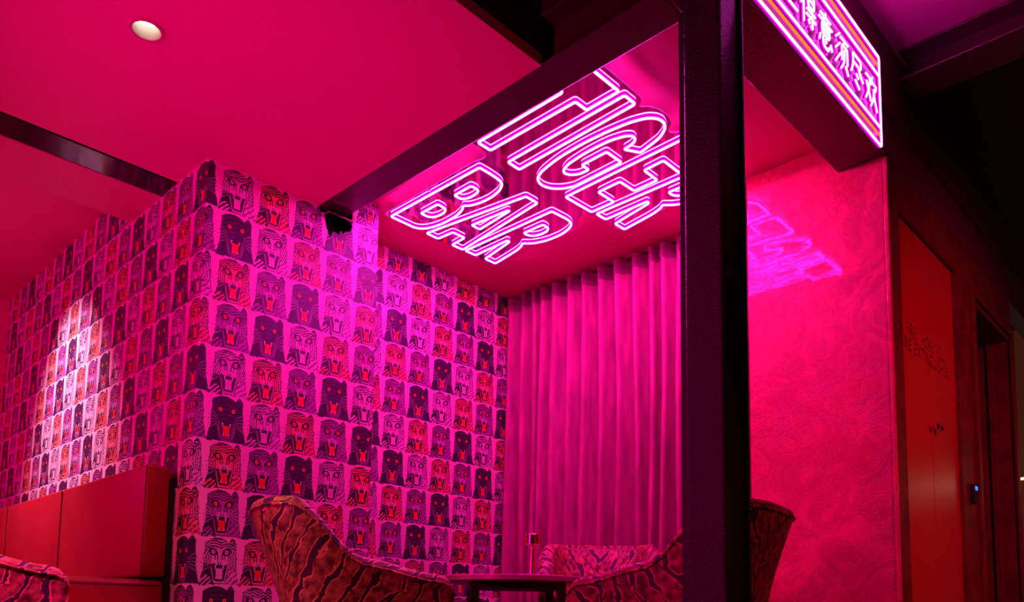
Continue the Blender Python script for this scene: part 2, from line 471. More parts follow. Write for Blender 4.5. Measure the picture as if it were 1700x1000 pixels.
# ceilings
struct(box('ceiling', (-4, 2.065, ZC), (2.28, 4.071, ZC + .05), M_CEIL))
struct(box('ceiling', (-4, 4.289, ZC), (XL, 4.705, ZC + .05), M_CEIL))
struct(box('ceiling', (-4, 4.705, 2.825), (XL, 7.3, 2.86), M_CEIL))
struct(box('trim_2', (-4, 4.685, ZC + .05), (XL, 4.705, 2.825), M_CEIL))
struct(box('ceiling', (2.44, 1.36, ZA), (XK, YA, ZA + .04), M_CEILA))
struct(box('ceiling', (-4, -4, 3.25), (2.40, 2.085, 3.29), M_BLACK))
struct(box('trim_3', (-4, 2.067, ZC + .05), (2.28, 2.085, 3.25), M_BLACK))
struct(box('ceiling', (2.40, -4, 3.25), (4.32, 1.30, 3.29), M_HICEIL))
struct(box('ceiling', (4.32, -4, 3.25), (10, 1.30, 3.29), M_BLACK))  # same ceiling continued; black stands in for the shade beyond the beam
# bulkhead in the plane of the sign beam, running on over the fire cabinet
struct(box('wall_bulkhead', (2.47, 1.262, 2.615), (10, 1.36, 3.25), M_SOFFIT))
struct(box('trim_5', (3.80, 1.240, 2.845), (10, 1.262, 2.858), M_REDWOOD))
# plaster pillar with its trim strip
struct(box('wall_pillar', (XP, 1.271, 0), (XP + .15, 1.983, ZA), M_PLASTER, bev=.004))
struct(box('trim_6', (XP - .003, 1.250, 0), (XP + .018, 1.270, 2.592), M_PLASTER, bev=.003))

# near ceiling band: painted steel flange let into the ceiling, and its shadow gap
b = tag(empty('ceiling_beam', (-1.2, 4.18, ZC)), 'gloss black steel band let into the pink ceiling left of the papered corner', 'beam')
box('flange', (-2.8, -.085, .004), (2.846, .107, .016), M_BAND, b, bev=.002)
box('web', (-2.8, -.006, .016), (2.846, .006, .20), M_BLACK, b)
struct(box('trim_7', (-4, 4.072, ZC + .02), (XL, 4.094, ZC + .04), M_BLACK))


def ibeam(name, label, x0, x1, y0, y1, z, along, hgt=.22):
    cx, cy = (x0 + x1) / 2, (y0 + y1) / 2
    o = tag(empty(name, (cx, cy, z)), label, 'beam')
    hx, hy = (x1 - x0) / 2, (y1 - y0) / 2
    box('flange', (-hx, -hy, 0), (hx, hy, .014), M_BEAM, o, bev=.006)
    if along == 'y': box('web', (-.006, -hy, .014), (.006, hy, hgt), M_BEAM, o)
    else: box('web', (-hx, -.006, .014), (hx, .006, hgt), M_BEAM, o)
    box('flange', (-hx, -hy, hgt), (hx, hy, hgt + .014), M_BEAM, o, bev=.006)
    return o


bm1 = ibeam('steel_beam', 'black steel beam between the pink ceiling and the alcove with the big neon letters', 2.28, 2.46, 1.492, 3.86, ZC, 'y')
for yy in (3.70,):
    box('bracket', (-.06, .99, -.045), (.11, 1.10, -.036), M_CHROME, bm1, bev=.002)
    box('bracket', (-.075, 1.06, -.09), (-.06, 1.10, -.04), M_STEEL, bm1, bev=.002)
bm2 = ibeam('steel_beam', 'wide dark steel beam carrying the neon character board towards the plaster pillar', 2.20, XP + .02, 1.243, 1.487, 2.594, 'x')
bt = lathe('bolt', [(0, -.012), (.012, -.011), (.016, -.004), (.016, 0)], M_CHROME, bm2, 12, center=(-.45, -.02, 0))
hole = lathe('bolt_hole', [(0, -.0012), (.017, -.0012), (.019, .0005)], M_BLACK, bm2, 16, center=(-.78, .06, 0))
ibeam('steel_beam', 'black steel cross beam under the dark ceiling at upper right', 4.09, 4.32, -3.5, 1.245, 3.085, 'y', .15)

# post
p = tag(empty('steel_post', (2.35, 1.36, 0)), 'tall black steel post standing in front of the curtain and the right chair', 'post')
box('box_section', (-.07, -.105, 0), (.062, .038, 2.594), M_STEEL, p, bev=.012, seg=4)
box('back_plate', (.064, -.117, 0), (.078, .139, 2.594), M_STEEL, p, bev=.004)
box('base_plate', (-.11, -.15, 0), (.12, .16, .012), M_STEEL, p)


# ------------------------------------------------------------------ neon
def fillet(pts, closed, R=.013, n=5):
    P = [Vector(q) for q in pts]; N = len(P); out = []
    for i in range(N):
        if not closed and i in (0, N - 1): out.append(P[i]); continue
        a, b_, c = P[i - 1], P[i], P[(i + 1) % N]
        l1, l2 = (a - b_).length, (c - b_).length
        turn = (b_ - a).angle(c - b_, 0)
        rr = min(l1, l2) * .48
        if turn > math.radians(50): rr = min(rr, R)
        if turn < .02: out.append(b_); continue
        s, e = b_ + (a - b_).normalized() * rr, b_ + (c - b_).normalized() * rr
        for k in range(n):
            t = k / (n - 1)
            out.append(s.lerp(b_, t).lerp(b_.lerp(e, t), t))
    res = [out[0]]
    for q in out[1:]:
        if (q - res[-1]).length > 1e-4: res.append(q)
    return res


def sweep(paths, r, plane, off, sides=8, squash=1.):
    """tubes along planar polylines; plane maps (a, b, n) to 3D; returns verts, faces"""
    V, Fc = [], []
    for pts, closed in paths:
        P = fillet(pts, closed); N = len(P); base = len(V)
        if closed and (P[0] - P[-1]).length < 1e-4: P = P[:-1]; N -= 1
        for i in range(N):
            pa = P[i - 1] if (closed or i) else P[i]
            pb = P[(i + 1) % N] if (closed or i < N - 1) else P[i]
            t = (pb - pa).normalized(); nrm = Vector((-t.y, t.x))
            for k in range(sides):
                an = 2 * math.pi * k / sides
                q = P[i] + nrm * (r * math.cos(an))
                V.append(plane(q.x, q.y, off + squash * r * math.sin(an)))
        for i in range(N if closed else N - 1):
            j = (i + 1) % N
            for k in range(sides):
                k2 = (k + 1) % sides
                Fc.append((base + i * sides + k, base + j * sides + k, base + j * sides + k2, base + i * sides + k2))
        if not closed:
            Fc.append(tuple(base + k for k in range(sides))); Fc.append(tuple(base + (N - 1) * sides + k for k in range(sides)))
    return V, Fc


LET = {
    'B': [[(2.740, 3.676), (2.928, 3.678), (2.97, 3.648), (2.995, 3.585), (3.006, 3.50), (2.998, 3.375), (2.975, 3.305), (2.946, 3.266), (2.974, 3.235), (2.991, 3.167), (2.993, 3.081), (2.969, 2.985), (2.924, 2.926), (2.829, 2.914), (2.738, 2.914)],
          [(2.836, 3.22), (2.832, 3.078), (2.876, 3.077), (2.900, 3.092), (2.911, 3.137), (2.909, 3.184), (2.890, 3.22)],
          [(2.837, 3.514), (2.836, 3.362), (2.896, 3.366), (2.922, 3.395), (2.929, 3.446), (2.917, 3.497), (2.89, 3.515)]],
    'A': [[(3.018, 3.678), (3.113, 3.680), (3.120, 3.548), (3.218, 3.548), (3.229, 3.677), (3.321, 3.675), (3.214, 2.930), (3.117, 2.930)],
          [(3.137, 3.397), (3.207, 3.399), (3.170, 3.112), (3.160, 3.112)]],
    'R': [[(3.342, 3.674), (3.339, 2.931), (3.477, 2.924), (3.529, 2.937), (3.566, 2.984), (3.593, 3.071), (3.592, 3.19), (3.564, 3.28), (3.515, 3.332), (3.540, 3.362), (3.563, 3.428), (3.604, 3.662), (3.509, 3.663), (3.447, 3.378), (3.424, 3.372), (3.430, 3.672)],
          [(3.422, 3.231), (3.423, 3.074), (3.474, 3.076), (3.501, 3.108), (3.506, 3.175), (3.484, 3.221), (3.457, 3.233)]],
    'T': [[(2.578, 2.758), (2.668, 2.760), (2.664, 2.200), (2.746, 2.200), (2.741, 2.010), (2.497, 2.010), (2.497, 2.200), (2.574, 2.200)]],
    'I': [[(2.804, 2.768), (2.894, 2.772), (2.863, 2.008), (2.780, 2.008)]],
    'G': [[(3.199, 2.212), (3.160, 2.07), (3.115, 2.009), (3.066, 1.985), (3.021, 1.993), (2.988, 2.023), (2.960, 2.095), (2.945, 2.216), (2.939, 2.376), (2.954, 2.563), (2.99, 2.706), (3.026, 2.762), (3.075, 2.787), (3.137, 2.779), (3.187, 2.735), (3.219, 2.668), (3.205, 2.335), (3.078, 2.335), (3.085, 2.502), (3.144, 2.502), (3.143, 2.567), (3.115, 2.608), (3.079, 2.619), (3.054, 2.600), (3.030, 2.549), (3.010, 2.416), (3.010, 2.265), (3.032, 2.185), (3.057, 2.158), (3.092, 2.166), (3.113, 2.203), (3.119, 2.257)]],
    'E': [[(3.272, 2.770), (3.502, 2.765), (3.499, 2.601), (3.355, 2.602), (3.349, 2.450), (3.478, 2.448), (3.474, 2.293), (3.346, 2.291), (3.338, 2.166), (3.487, 2.166), (3.482, 2.004), (3.246, 2.004)]],
}
LET['R2'] = [[(x + .197, y - .916) for x, y in l] for l in LET['R']]
PLATE = [(2.475, 1.97), (2.741, 1.972), (2.86, 1.972), (2.885, 1.99), (2.905, 2.022), (2.935, 1.985), (2.972, 1.965), (3.04, 1.952), (3.097, 1.965), (3.13, 1.985), (3.15, 2.018), (3.175, 2.022), (3.20, 1.985), (3.23, 1.968), (3.50, 1.968), (3.53, 1.975), (3.68, 1.968), (3.75, 1.975), (3.80, 2.02), (3.832, 2.12), (3.832, 2.26), (3.80, 2.36), (3.775, 2.42), (3.785, 2.46), (3.842, 2.79), (3.60, 2.79), (3.545, 2.80), (3.514, 2.83), (3.520, 2.87), (3.560, 2.91), (3.605, 2.955), (3.632, 3.05), (3.632, 3.2), (3.600, 3.32), (3.580, 3.38), (3.600, 3.46), (3.643, 3.712), (3.02, 3.715), (2.985, 3.69), (2.95, 3.712), (2.712, 3.708), (2.697, 2.907), (2.710, 2.865), (2.704, 2.825), (2.671, 2.80), (2.545, 2.795), (2.538, 2.24), (2.475, 2.235)]
ZS = 2.70
sign = tag(empty('neon_sign', (3.1, 2.8, ZS)), 'big magenta neon sign of outlined letters hung flat under the alcove ceiling', 'neon sign')
off = Vector((3.1, 2.8, ZS))
down = lambda a, b_, n: (a - off.x, b_ - off.y, -n)          # sign hangs face down; n counts downward from ZS
for key in ('T', 'I', 'G', 'E', 'R2', 'B', 'A', 'R'):
    v, fc = sweep([(l, True) for l in LET[key]], .0072, down, -.0035)
    j = mesh('neon_letter', v, fc, M_JACKET, sign, True)
    v, fc = sweep([(l, True) for l in LET[key]], .0066, down, .0015)
    mesh('glowing_tube', v, fc, M_CORE, j, True)
pl = fillet([Vector(q) for q in PLATE], True, .03)
n = len(pl)
vv = [down(q.x, q.y, -.0095) for q in pl] + [down(q.x, q.y, -.0155) for q in pl]
plate = mesh('acrylic_plate', vv, [tuple(range(n))], M_ACRYLIC, sign)
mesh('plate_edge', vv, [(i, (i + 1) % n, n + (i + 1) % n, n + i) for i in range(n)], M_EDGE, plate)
for (x, y) in ((2.80, 2.88), (2.72, 3.30), (3.10, 1.99), (3.60, 3.60), (3.05, 3.70), (3.80, 2.75), (3.80, 2.10), (2.69, 2.78)):
    lathe('standoff', [(0, -.006), (.007, -.006), (.007, .004), (.004, .006), (.004, .046), (.0, .046)], M_CHROME, sign, 10, center=(x - off.x, y - off.y, .012))

# ---- character board on the beam
STROKES = {
    'ren': [[(.5, .98), (.45, .5), (.05, .02)], [(.47, .55), (.95, .02)]],
    'sheng': [[(.25, .95), (.08, .6)], [(.2, .75), (.88, .75)], [(.15, .42), (.85, .42)], [(.5, .98), (.5, .05)], [(.03, .05), (.97, .05)]],
    'de': [[(.28, .97), (.08, .77)], [(.32, .72), (.05, .45)], [(.2, .55), (.2, .02)], [(.48, .95), (.88, .95), (.88, .6), (.48, .6), (.48, .95)], [(.48, .78), (.88, .78)], [(.42, .48), (.95, .48)], [(.38, .32), (.98, .32)], [(.76, .48), (.76, .05), (.64, .1)], [(.5, .22), (.58, .12)]],
    'yi': [[(.5, 1), (.5, .9)], [(.15, .88), (.85, .88)], [(.35, .84), (.4, .74)], [(.65, .84), (.6, .74)], [(.05, .72), (.95, .72)], [(.25, .63), (.75, .63), (.75, .36), (.25, .36), (.25, .63)], [(.25, .5), (.75, .5)], [(.12, .25), (.05, .08)], [(.3, .28), (.32, .06), (.42, .02), (.68, .02), (.72, .14)], [(.48, .28), (.53, .16)], [(.82, .28), (.93, .12)]],
    'xu': [[(.35, .98), (.08, .78)], [(.35, .7), (.06, .45)], [(.38, .42), (.02, .05)], [(.42, .92), (.98, .92)], [(.7, .92), (.64, .78)], [(.5, .3), (.5, .76), (.9, .76), (.9, .3)], [(.7, .66), (.68, .3), (.42, .02)], [(.74, .22), (.95, .02)]],
    'jin': [[(.2, .95), (.82, .95), (.82, .7), (.22, .7)], [(.2, .95), (.2, .6), (.05, .35)], [(.6, .7), (.75, .5), (.97, .38)], [(.42, .42), (.6, .33)], [(.33, .2), (.65, .05)]],
    'huan': [[(.08, .85), (.42, .85), (.3, .45), (.04, .1)], [(.1, .65), (.45, .15)], [(.62, .98), (.52, .7)], [(.58, .8), (.95, .8), (.86, .62)], [(.74, .65), (.7, .35), (.45, .02)], [(.73, .4), (.97, .02)]],
}
XE, XS = 3.722, 2.478
sg = tag(empty('character_board', (3.1, 1.236, 2.775)), 'neon board of white characters between white and orange lines on the dark beam', 'neon sign')
so = Vector((3.1, 1.236, 2.775))
front = lambda a, b_, n: (a - so.x, -n, b_ - so.z)            # faces -y
box('board', (XS - .015 - so.x, -.006, 2.535 - so.z), (XE + .013 - so.x, .004, 3.012 - so.z), M_SIGNBOARD, sg, bev=.002)


def sgtube(name, paths, r, mat, jacket=None):
    par = sg
    if jacket:
        v, fc = sweep(paths, r * 1.12, front, .0110, squash=1.0)
        par = mesh(name, v, fc, jacket, sg, True); name = 'glowing_tube'
    v, fc = sweep(paths, r, front, .0155)
    mesh(name, v, fc, mat, par, True)


sgtube('neon_frame', [([(XS, 2.550), (XE, 2.550), (XE, 2.996), (XS, 2.996)], True)], .0062, M_CORE2, M_JACKET)
for z_ in (2.642, 2.900): sgtube('neon_line', [([(XS + .012, z_), (XE - .012, z_)], False)], .0058, M_CORE2, M_JACKET)
for z_ in (2.600, 2.950): sgtube('orange_line', [([(XS + .012, z_), (XE - .014, z_)], False)], .0048, M_ORANGE)
for k, key in enumerate(('ren', 'sheng', 'de', 'yi', 'xu', 'jin', 'huan')):
    cx = 2.59 + .17 * k
    sgtube('neon_character', [([(cx - .073 + .146 * a, 2.693 + .158 * b_) for a, b_ in st], False) for st in STROKES[key]], .0052, M_CORE2, M_JACKET)


# ------------------------------------------------------------------ ceiling fittings
def downlight(loc, label, lit, R=.062):
    o = tag(empty('downlight', loc), label, 'downlight')
    lathe('trim_ring', [(R * .82, .004), (R * .84, -.006), (R * 1.0, -.006), (R * 1.06, -.001), (R * 1.06, .002)], M_TRIM if lit else M_CHROME, o, 36)
    lathe('reflector', [(R * .84, -.004), (R * .81, .004), (R * .71, .048)], M_REFL if lit else M_CHROME, o, 36)
    lathe('bulb', [(0, .045), (R * .70, .046), (R * .70, .048)] if lit else [(0, .02), (R * .3, .022), (R * .34, .05)], M_LAMP if lit else M_BLACK, o, 24)
    return o


downlight((1.08, 3.056, ZC - .002), 'lit round downlight glowing white in the pink ceiling', True)
downlight((3.55, 2.581, ZA - .002), 'unlit round downlight seen through the neon letter plate', False, .040)
dt = tag(empty('smoke_detector', (3.594, 3.144, ZA)), 'small red dome fitting on the alcove ceiling behind the neon letters', 'detector')
lathe('base', [(0, -.002), (.040, -.002), (.040, -.010), (.030, -.014)], M_TRIM, dt, 24)
lathe('dome', [(.028, -.012), (.024, -.026), (.014, -.034), (0, -.036)], M_LEATHER, dt, 24)
# cut the ceiling open over the lit downlight: a dark can sits there instead
for o in [q for q in bpy.data.objects if q.name.startswith('ceiling') and q.type == 'MESH']:
    for (cx, cy, zz, R) in ((1.08, 3.056, ZC, .051), (3.55, 2.581, ZA, .033)):
        if abs(min(v.co.z for v in o.data.vertices) - zz) < .002 and min(v.co.x for v in o.data.vertices) < cx < max(v.co.x for v in o.data.vertices) and min(v.co.y for v in o.data.vertices) < cy < max(v.co.y for v in o.data.vertices):
            zt = max(v.co.z for v in o.data.vertices); xs = [v.co.x for v in o.data.vertices]; ys = [v.co.y for v in o.data.vertices]
            bm = bmesh.new(); rim = [(min(xs), min(ys)), (max(xs), min(ys)), (max(xs), max(ys)), (min(xs), max(ys))]
            outer = [bm.verts.new((x, y, zz)) for x, y in rim]; inner = [bm.verts.new((cx + R * math.cos(i * math.pi / 16), cy + R * math.sin(i * math.pi / 16), zz)) for i in range(32)]
            es = [bm.edges.new((outer[i], outer[(i + 1) % 4])) for i in range(4)] + [bm.edges.new((inner[i], inner[(i + 1) % 32])) for i in range(32)]
            bmesh.ops.triangle_fill(bm, use_beauty=True, edges=es)
            up = [bm.verts.new((v.co.x, v.co.y, zt)) for v in outer]
            for i in range(4): bm.faces.new((outer[i], outer[(i + 1) % 4], up[(i + 1) % 4], up[i]))
            bm.to_mesh(o.data); bm.free()

# ------------------------------------------------------------------ curtain
EDG = [4.085, 3.938, 3.837, 3.751, 3.637, 3.495, 3.368, 3.227, 3.092, 2.942, 2.813, 2.725, 2.60, 2.47, 2.345, 2.215, 2.085, 1.99]


def cat(P, n):
    out = []
    for i in range(len(P) - 1):
        p0, p1, p2, p3 = P[max(i - 1, 0)], P[i], P[i + 1], P[min(i + 2, len(P) - 1)]
        for k in range(n):
            t = k / n
            out.append(tuple(.5 * (2 * p1[a] + (p2[a] - p0[a]) * t + (2 * p0[a] - 5 * p1[a] + 4 * p2[a] - p3[a]) * t * t + (3 * p1[a] - p0[a] - 3 * p2[a] + p3[a]) * t ** 3) for a in range(2)))
    out.append(P[-1]); return out


def drape(zz, x_off=0.):
    t = (2.74 - zz) / 2.74
    P = []
    rg = random.Random(3)
    for i, y in enumerate(EDG):
        ph, am = rg.uniform(0, 6), rg.uniform(.4, 1)
        sw = .030 * am * math.sin(ph + 2.2 * t) * min(1, t * 3) * (0 if i in (0,) else 1)
        dx = .02 * math.sin(ph * 2 + t * 3) * t
        y2 = y + sw
        xf = 4.165 - .03 * t + x_off + dx
        if i: P += [(4.345 + .02 * t, y2 - .008), (4.338 + .02 * t, y2 + .030), (4.262, y2 + .026)]
        P += [(xf + .012, y2 + .010), (xf, y2 - .004), (xf + .010, y2 - .022)]
        if i < len(EDG) - 1: P += [(4.222, y2 * .68 + EDG[i + 1] * .32), (4.290, y2 * .38 + EDG[i + 1] * .62)]
    return cat(P, 4)


def cloth(name, zs, mat, parent, x_off=0.):
    V, Fc = [], []
    rows = [drape(z_, x_off) for z_ in zs]; m = len(rows[0])
    for z_, rw in zip(zs, rows):
        for (x, y) in rw: V.append((x - 4.28, y - 3.05, z_))
    for i in range(len(zs) - 1):
        for k in range(m - 1):
            Fc.append((i * m + k, i * m + k + 1, (i + 1) * m + k + 1, (i + 1) * m + k))
    return mesh(name, V, Fc, mat, parent, True)


cu = tag(empty('curtain', (4.28, 3.05, 0)), 'pleated rose velvet curtain hanging across the back of the alcove', 'curtain')
cloth('drape', [2.645 - i * .1 for i in range(27)] + [.015], M_CURTAIN, cu)
cloth('header', [2.738, 2.70, 2.66, 2.637], M_HEADER, cu, -.007)
box('curtain_track', (-.035, -1.05, 2.742), (.015, 1.06, 2.757), M_BLACK, cu)

# ------------------------------------------------------------------ sofa along the left wall
sf = tag(empty('banquette_sofa', (1.35, 5.4, 0)), 'long red leather banquette sofa with panelled back along the papered wall', 'sofa')
for (y0, y1) in ((3.878, 5.105), (5.111, 6.235), (6.241, 7.22)):
    bm = bmesh.new(); boxbm(bm, (1.497 - 1.35, y0 - 5.4, .505), (1.61 - 1.35, y1 - 5.4, 1.046), .014, 3)
    o = frombm('back_cushion', bm, M_LEATHER, sf, True); o.data.set_sharp_from_angle(angle=math.radians(40))
    bm = bmesh.new()
    boxbm(bm, (1.4955 - 1.35, y0 + .004 - 5.4, .515), (1.4985 - 1.35, y0 + .009 - 5.4, 1.04))
    frombm('piping', bm, M_PIPING, o)
for (y0, y1) in ((3.885, 5.105), (5.111, 6.235), (6.241, 7.22)):
    bm = bmesh.new(); boxbm(bm, (.98 - 1.35, y0 - 5.4, .30), (1.612 - 1.35, y1 - 5.4, .492), .026, 4)
    o = frombm('seat_cushion', bm, M_LEATHER, sf, True); o.data.set_sharp_from_angle(angle=math.radians(40))
    bm = bmesh.new(); boxbm(bm, (1.01 - 1.35, y0 - .0015 - 5.4, .461), (1.585 - 1.35, y0 + .003 - 5.4, .4655))
    frombm('piping', bm, M_PIPING, o)
box('plinth', (1.04 - 1.35, 3.90 - 5.4, 0), (1.61 - 1.35, 7.20 - 5.4, .30), M_DARKWOOD, sf)
box('back_board', (1.612 - 1.35, 3.90 - 5.4, 0), (1.640 - 1.35, 7.20 - 5.4, .99), M_BLACK, sf)


# ------------------------------------------------------------------ tub armchairs
def chair(label, loc, facing, first=None):
    if first:
        r_ = first.copy(); COL.objects.link(r_)
        for c in first.children:
            q = c.copy(); COL.objects.link(q); q.parent = r_
            for g in c.children:
                h = g.copy(); COL.objects.link(h); h.parent = q
    else:
        r_ = empty('tub_armchair', (0, 0, 0))
        # plan of the shell: half outline from the left arm front round the back, superellipse
        NP = 73; HW, XB, XF = .375, -.40, .40
        path = []
        for i in range(NP):
            t = -1 + 2 * i / (NP - 1)
            path.append(t)

        def plan(t):
            """outer rim plan point and outward normal at signed position t in [-1, 1], 0 = middle of the back"""
            a = abs(t); sg_ = 1 if t >= 0 else -1
            if a < .5:
                an = a / .5 * math.pi / 2
                k = .68
                x = XB + .36 - .36 * (abs(math.cos(an)) ** k); y = HW * (abs(math.sin(an)) ** k)
            else:
                q = (a - .5) / .5
                x = XB + .36 + (XF - XB - .36) * q; y = HW - .035 * q * q
            return Vector((x, sg_ * y))
        pts = [plan(t) for t in path]
        # even arc length
        acc = [0]
        for i in range(1, NP): acc.append(acc[-1] + (pts[i] - pts[i - 1]).length)
        L = acc[-1]
        ev = []
        for i in range(NP):
            s = L * i / (NP - 1); k = max(j for j in range(NP) if acc[j] <= s + 1e-9); k = min(k, NP - 2)
            ev.append(pts[k].lerp(pts[k + 1], (s - acc[k]) / (acc[k + 1] - acc[k])))
        nor = []
        for i in range(NP):
            tg = (ev[min(i + 1, NP - 1)] - ev[max(i - 1, 0)]).normalized()
            nor.append(Vector((tg.y, -tg.x)))
        if nor[NP // 2].x > 0: nor = [-q for q in nor]
        sm = lambda e0, e1, x: (lambda t: t * t * (3 - 2 * t))(min(1, max(0, (x - e0) / (e1 - e0))))

        def top(x):
            h = .785 - .225 * sm(-.27, .04, x) - .055 * sm(0, .34, x)
            return h - .05 * sm(.33, .415, x) ** 2
        V, UV, Fc = [], [], []
        TH = .085
        for i, (q, nn) in enumerate(zip(ev, nor)):
            h = top(q.x); u_ = L * (i / (NP - 1) - .5)
            prof = []
            zo = [.10 + (h - .035 - .10) * k / 9 for k in range(10)]
            for z_ in zo: prof.append((z_, 0., z_))
            for k in range(1, 8):
                an = math.pi * k / 8
                prof.append((h - .035 + .035 * math.sin(an), TH / 2 - TH / 2 * math.cos(an), h + .02 * k))
            zi = [h - .035 - (h - .035 - .30) * k / 6 for k in range(7)]
            for z_ in zi: prof.append((z_, TH, z_))
            prof.append((.10, TH, .1))
            for (z_, d_, vv_) in prof:
                # the shell leans outward as it rises, most at the back
                lean = (.785 - z_) * (.30 * max(0, -nn.x) + .07)
                p_ = q - nn * (lean + d_)
                V.append((p_.x, p_.y, z_)); UV.append((u_, vv_))
        m = len(prof)
        for i in range(NP - 1):
            for k in range(m):
                k2 = (k + 1) % m
                Fc.append((i * m + k, i * m + k2, (i + 1) * m + k2, (i + 1) * m + k))
        Fc.append(tuple(range(m))); Fc.append(tuple((NP - 1) * m + k for k in range(m))[::-1])
        sh = mesh('shell', V, Fc, M_VELVET, r_, True, UV)
        sh.data.set_sharp_from_angle(angle=math.radians(50))
        # piping along the rim, outside
        rim = [(ev[i] - nor[i] * (.0 + .0) , top(ev[i].x) - .036) for i in range(NP)]
        V, Fc, UV = [], [], []
        for i, (q, z_) in enumerate(rim):
            lean = (.785 - z_) * (.30 * max(0, -nor[i].x) + .07)
            c_ = q - nor[i] * (lean - .003)
            for k in range(6):
                an = 2 * math.pi * k / 6
                w = c_ + nor[i] * (.006 * math.cos(an))
                V.append((w.x, w.y, z_ + .006 * math.sin(an))); UV.append((L * (i / (NP - 1) - .5), z_ + .05))
        for i in range(NP - 1):
            for k in range(6):
                Fc.append((i * 6 + k, i * 6 + (k + 1) % 6, (i + 1) * 6 + (k + 1) % 6, (i + 1) * 6 + k))
        mesh('piping', V, Fc, M_VELVET, sh, True, UV)
        # seat cushion: rounded plan, domed
        V, Fc, UV = [], [], []
        NR, NT = 9, 48
        for i in range(NR):
            for k in range(NT):
                an = 2 * math.pi * k / NT
                ca, sa = math.cos(an), math.sin(an)
                e = .55
                X_ = .06 + .315 * math.copysign(abs(ca) ** e, ca); Y_ = .255 * math.copysign(abs(sa) ** e, sa)
                if i < 3: s_, z_ = (.96, .985, 1)[i], (.22, .24, .30)[i]
                else:
                    j = (i - 3) / 5; s_ = (1, .985, .94, .75, .4, .02)[i - 3]; z_ = (.35, .385, .405, .415, .42, .42)[i - 3]
                V.append((.06 + (X_ - .06) * s_, Y_ * s_, z_)); UV.append((Y_ * s_, .35 + (.06 + (X_ - .06) * s_) * .8 + (.4 - z_)))
        for i in range(NR - 1):
            for k in range(NT):
                Fc.append((i * NT + k, i * NT + (k + 1) % NT, (i + 1) * NT + (k + 1) % NT, (i + 1) * NT + k))
        mesh('seat_cushion', V, Fc, M_VELVET, r_, True, UV)
        box('seat_base', (-.23, -.25, .10), (.33, .25, .235), M_DARKWOOD, r_, bev=.02)
        for (x, y) in ((.28, .22), (.28, -.22), (-.2, .2), (-.2, -.2)):
            lathe('leg', [(0, 0), (.013, 0), (.02, .10), (0, .10)], M_DARKWOOD, r_, 12, center=(x, y, 0))
    r_.location = loc; r_.rotation_euler = (0, 0, math.atan2(facing[1], facing[0]))
    return tag(r_, label, 'armchair', 'striped velvet tub armchairs')


c1 = chair('tiger-striped velvet tub armchair before the corner of the big cat wallpaper, seen from its side', (1.93, 2.84, 0), (.897, -.44))
c2 = chair('tiger-striped velvet tub armchair half hidden behind the black steel post', (2.86, 1.74, 0), (-.14, .99), c1)
c3 = chair('tiger-striped velvet tub armchair facing out across the table before the curtain', (3.63, 2.79, 0), (-.79, -.61), c1)
c4 = chair('tiger-striped velvet tub armchair in front of the red sofa, only its arm in view', (.60, 3.56, 0), (1, 0), c1)

# ------------------------------------------------------------------ table and lamp
tb = tag(empty('side_table', (2.80, 2.68, 0), math.radians(49)), 'low round table with pink-lit top and dark legs between the armchairs', 'table')
lathe('table_top', [(0, .498), (.365, .498), (.372, .502), (.372, .522), (.368, .527), (0, .527)], M_TABLE, tb, 64)
bm = bmesh.new(); boxbm(bm, (-.222, -.222, .468), (.222, .222, .498), .004)
frombm('apron', bm, M_DARKWOOD, tb)
for (x, y) in ((.20, .20), (.20, -.20), (-.20, .20), (-.20, -.20)): box('leg', (x - .021, y - .021, 0), (x + .021, y + .021, .47), M_DARKWOOD, tb, bev=.003)
lp = tag(empty('table_lamp', (2.84, 2.60, .527)), 'small polished copper cordless lamp standing on the low table', 'lamp')
lathe('base', [(0, 0), (.040, 0), (.040, .006), (.020, .010), (0, .010)], M_COPPER, lp, 40)
lathe('stem', [(.019, .008), (.0125, .162)], M_COPPER, lp, 32)
lathe('shade', [(0, .158), (.041, .158), (.043, .160), (.043, .208), (.041, .210), (0, .210)], M_COPPER, lp, 40)

# ------------------------------------------------------------------ fire cabinet wall and the door beyond
YF = 1.256
# timber wall faces around the cabinet and door openings
for (x0, x1, z0, z1, th) in ((XP + .02, 4.047, 0, 2.592, .013), (4.986, 5.30, 0, 2.6, .06), (4.047, 4.986, 2.38, 2.6, .06), (5.30, 6.33, 2.37, 2.6, .06)):
    struct(box('wall_passage', (x0, YF, z0), (x1, YF + th, z1), M_REDWOOD))
fc_ = tag(empty('fire_cabinet', (4.516, YF + .03, 0)), 'tall red double-door fire hose cabinet set into the dark timber wall', 'cabinet')
dl = box('cabinet_door', (4.050 - 4.516, -.012, .004), (-.0025, .008, 2.376), M_REDDOOR, fc_, bev=.002)
dr = box('cabinet_door', (.0025, -.012, .004), (4.983 - 4.516, .008, 2.376), M_REDDOOR, fc_, bev=.002)
for q, x in ((dl, -.035), (dr, .035)):
    bm = bmesh.new(); bmesh.ops.create_uvsphere(bm, u_segments=16, v_segments=10, radius=.015)
    for v in bm.verts: v.co = Vector((x, -.045 + v.co.y * .8, 1.36 + v.co.z)) if True else v.co
    for v in bm.verts: v.co.x = v.co.x
    bm.free()
    o = lathe('knob', [(0, .048), (.012, .046), (.016, .038), (.012, .028), (.007, .022), (.007, 0), (.012, 0)], M_CHROME, q, 16)
    o.rotation_euler = (math.pi / 2, 0, 0); o.location = (x, -.012, 1.36)


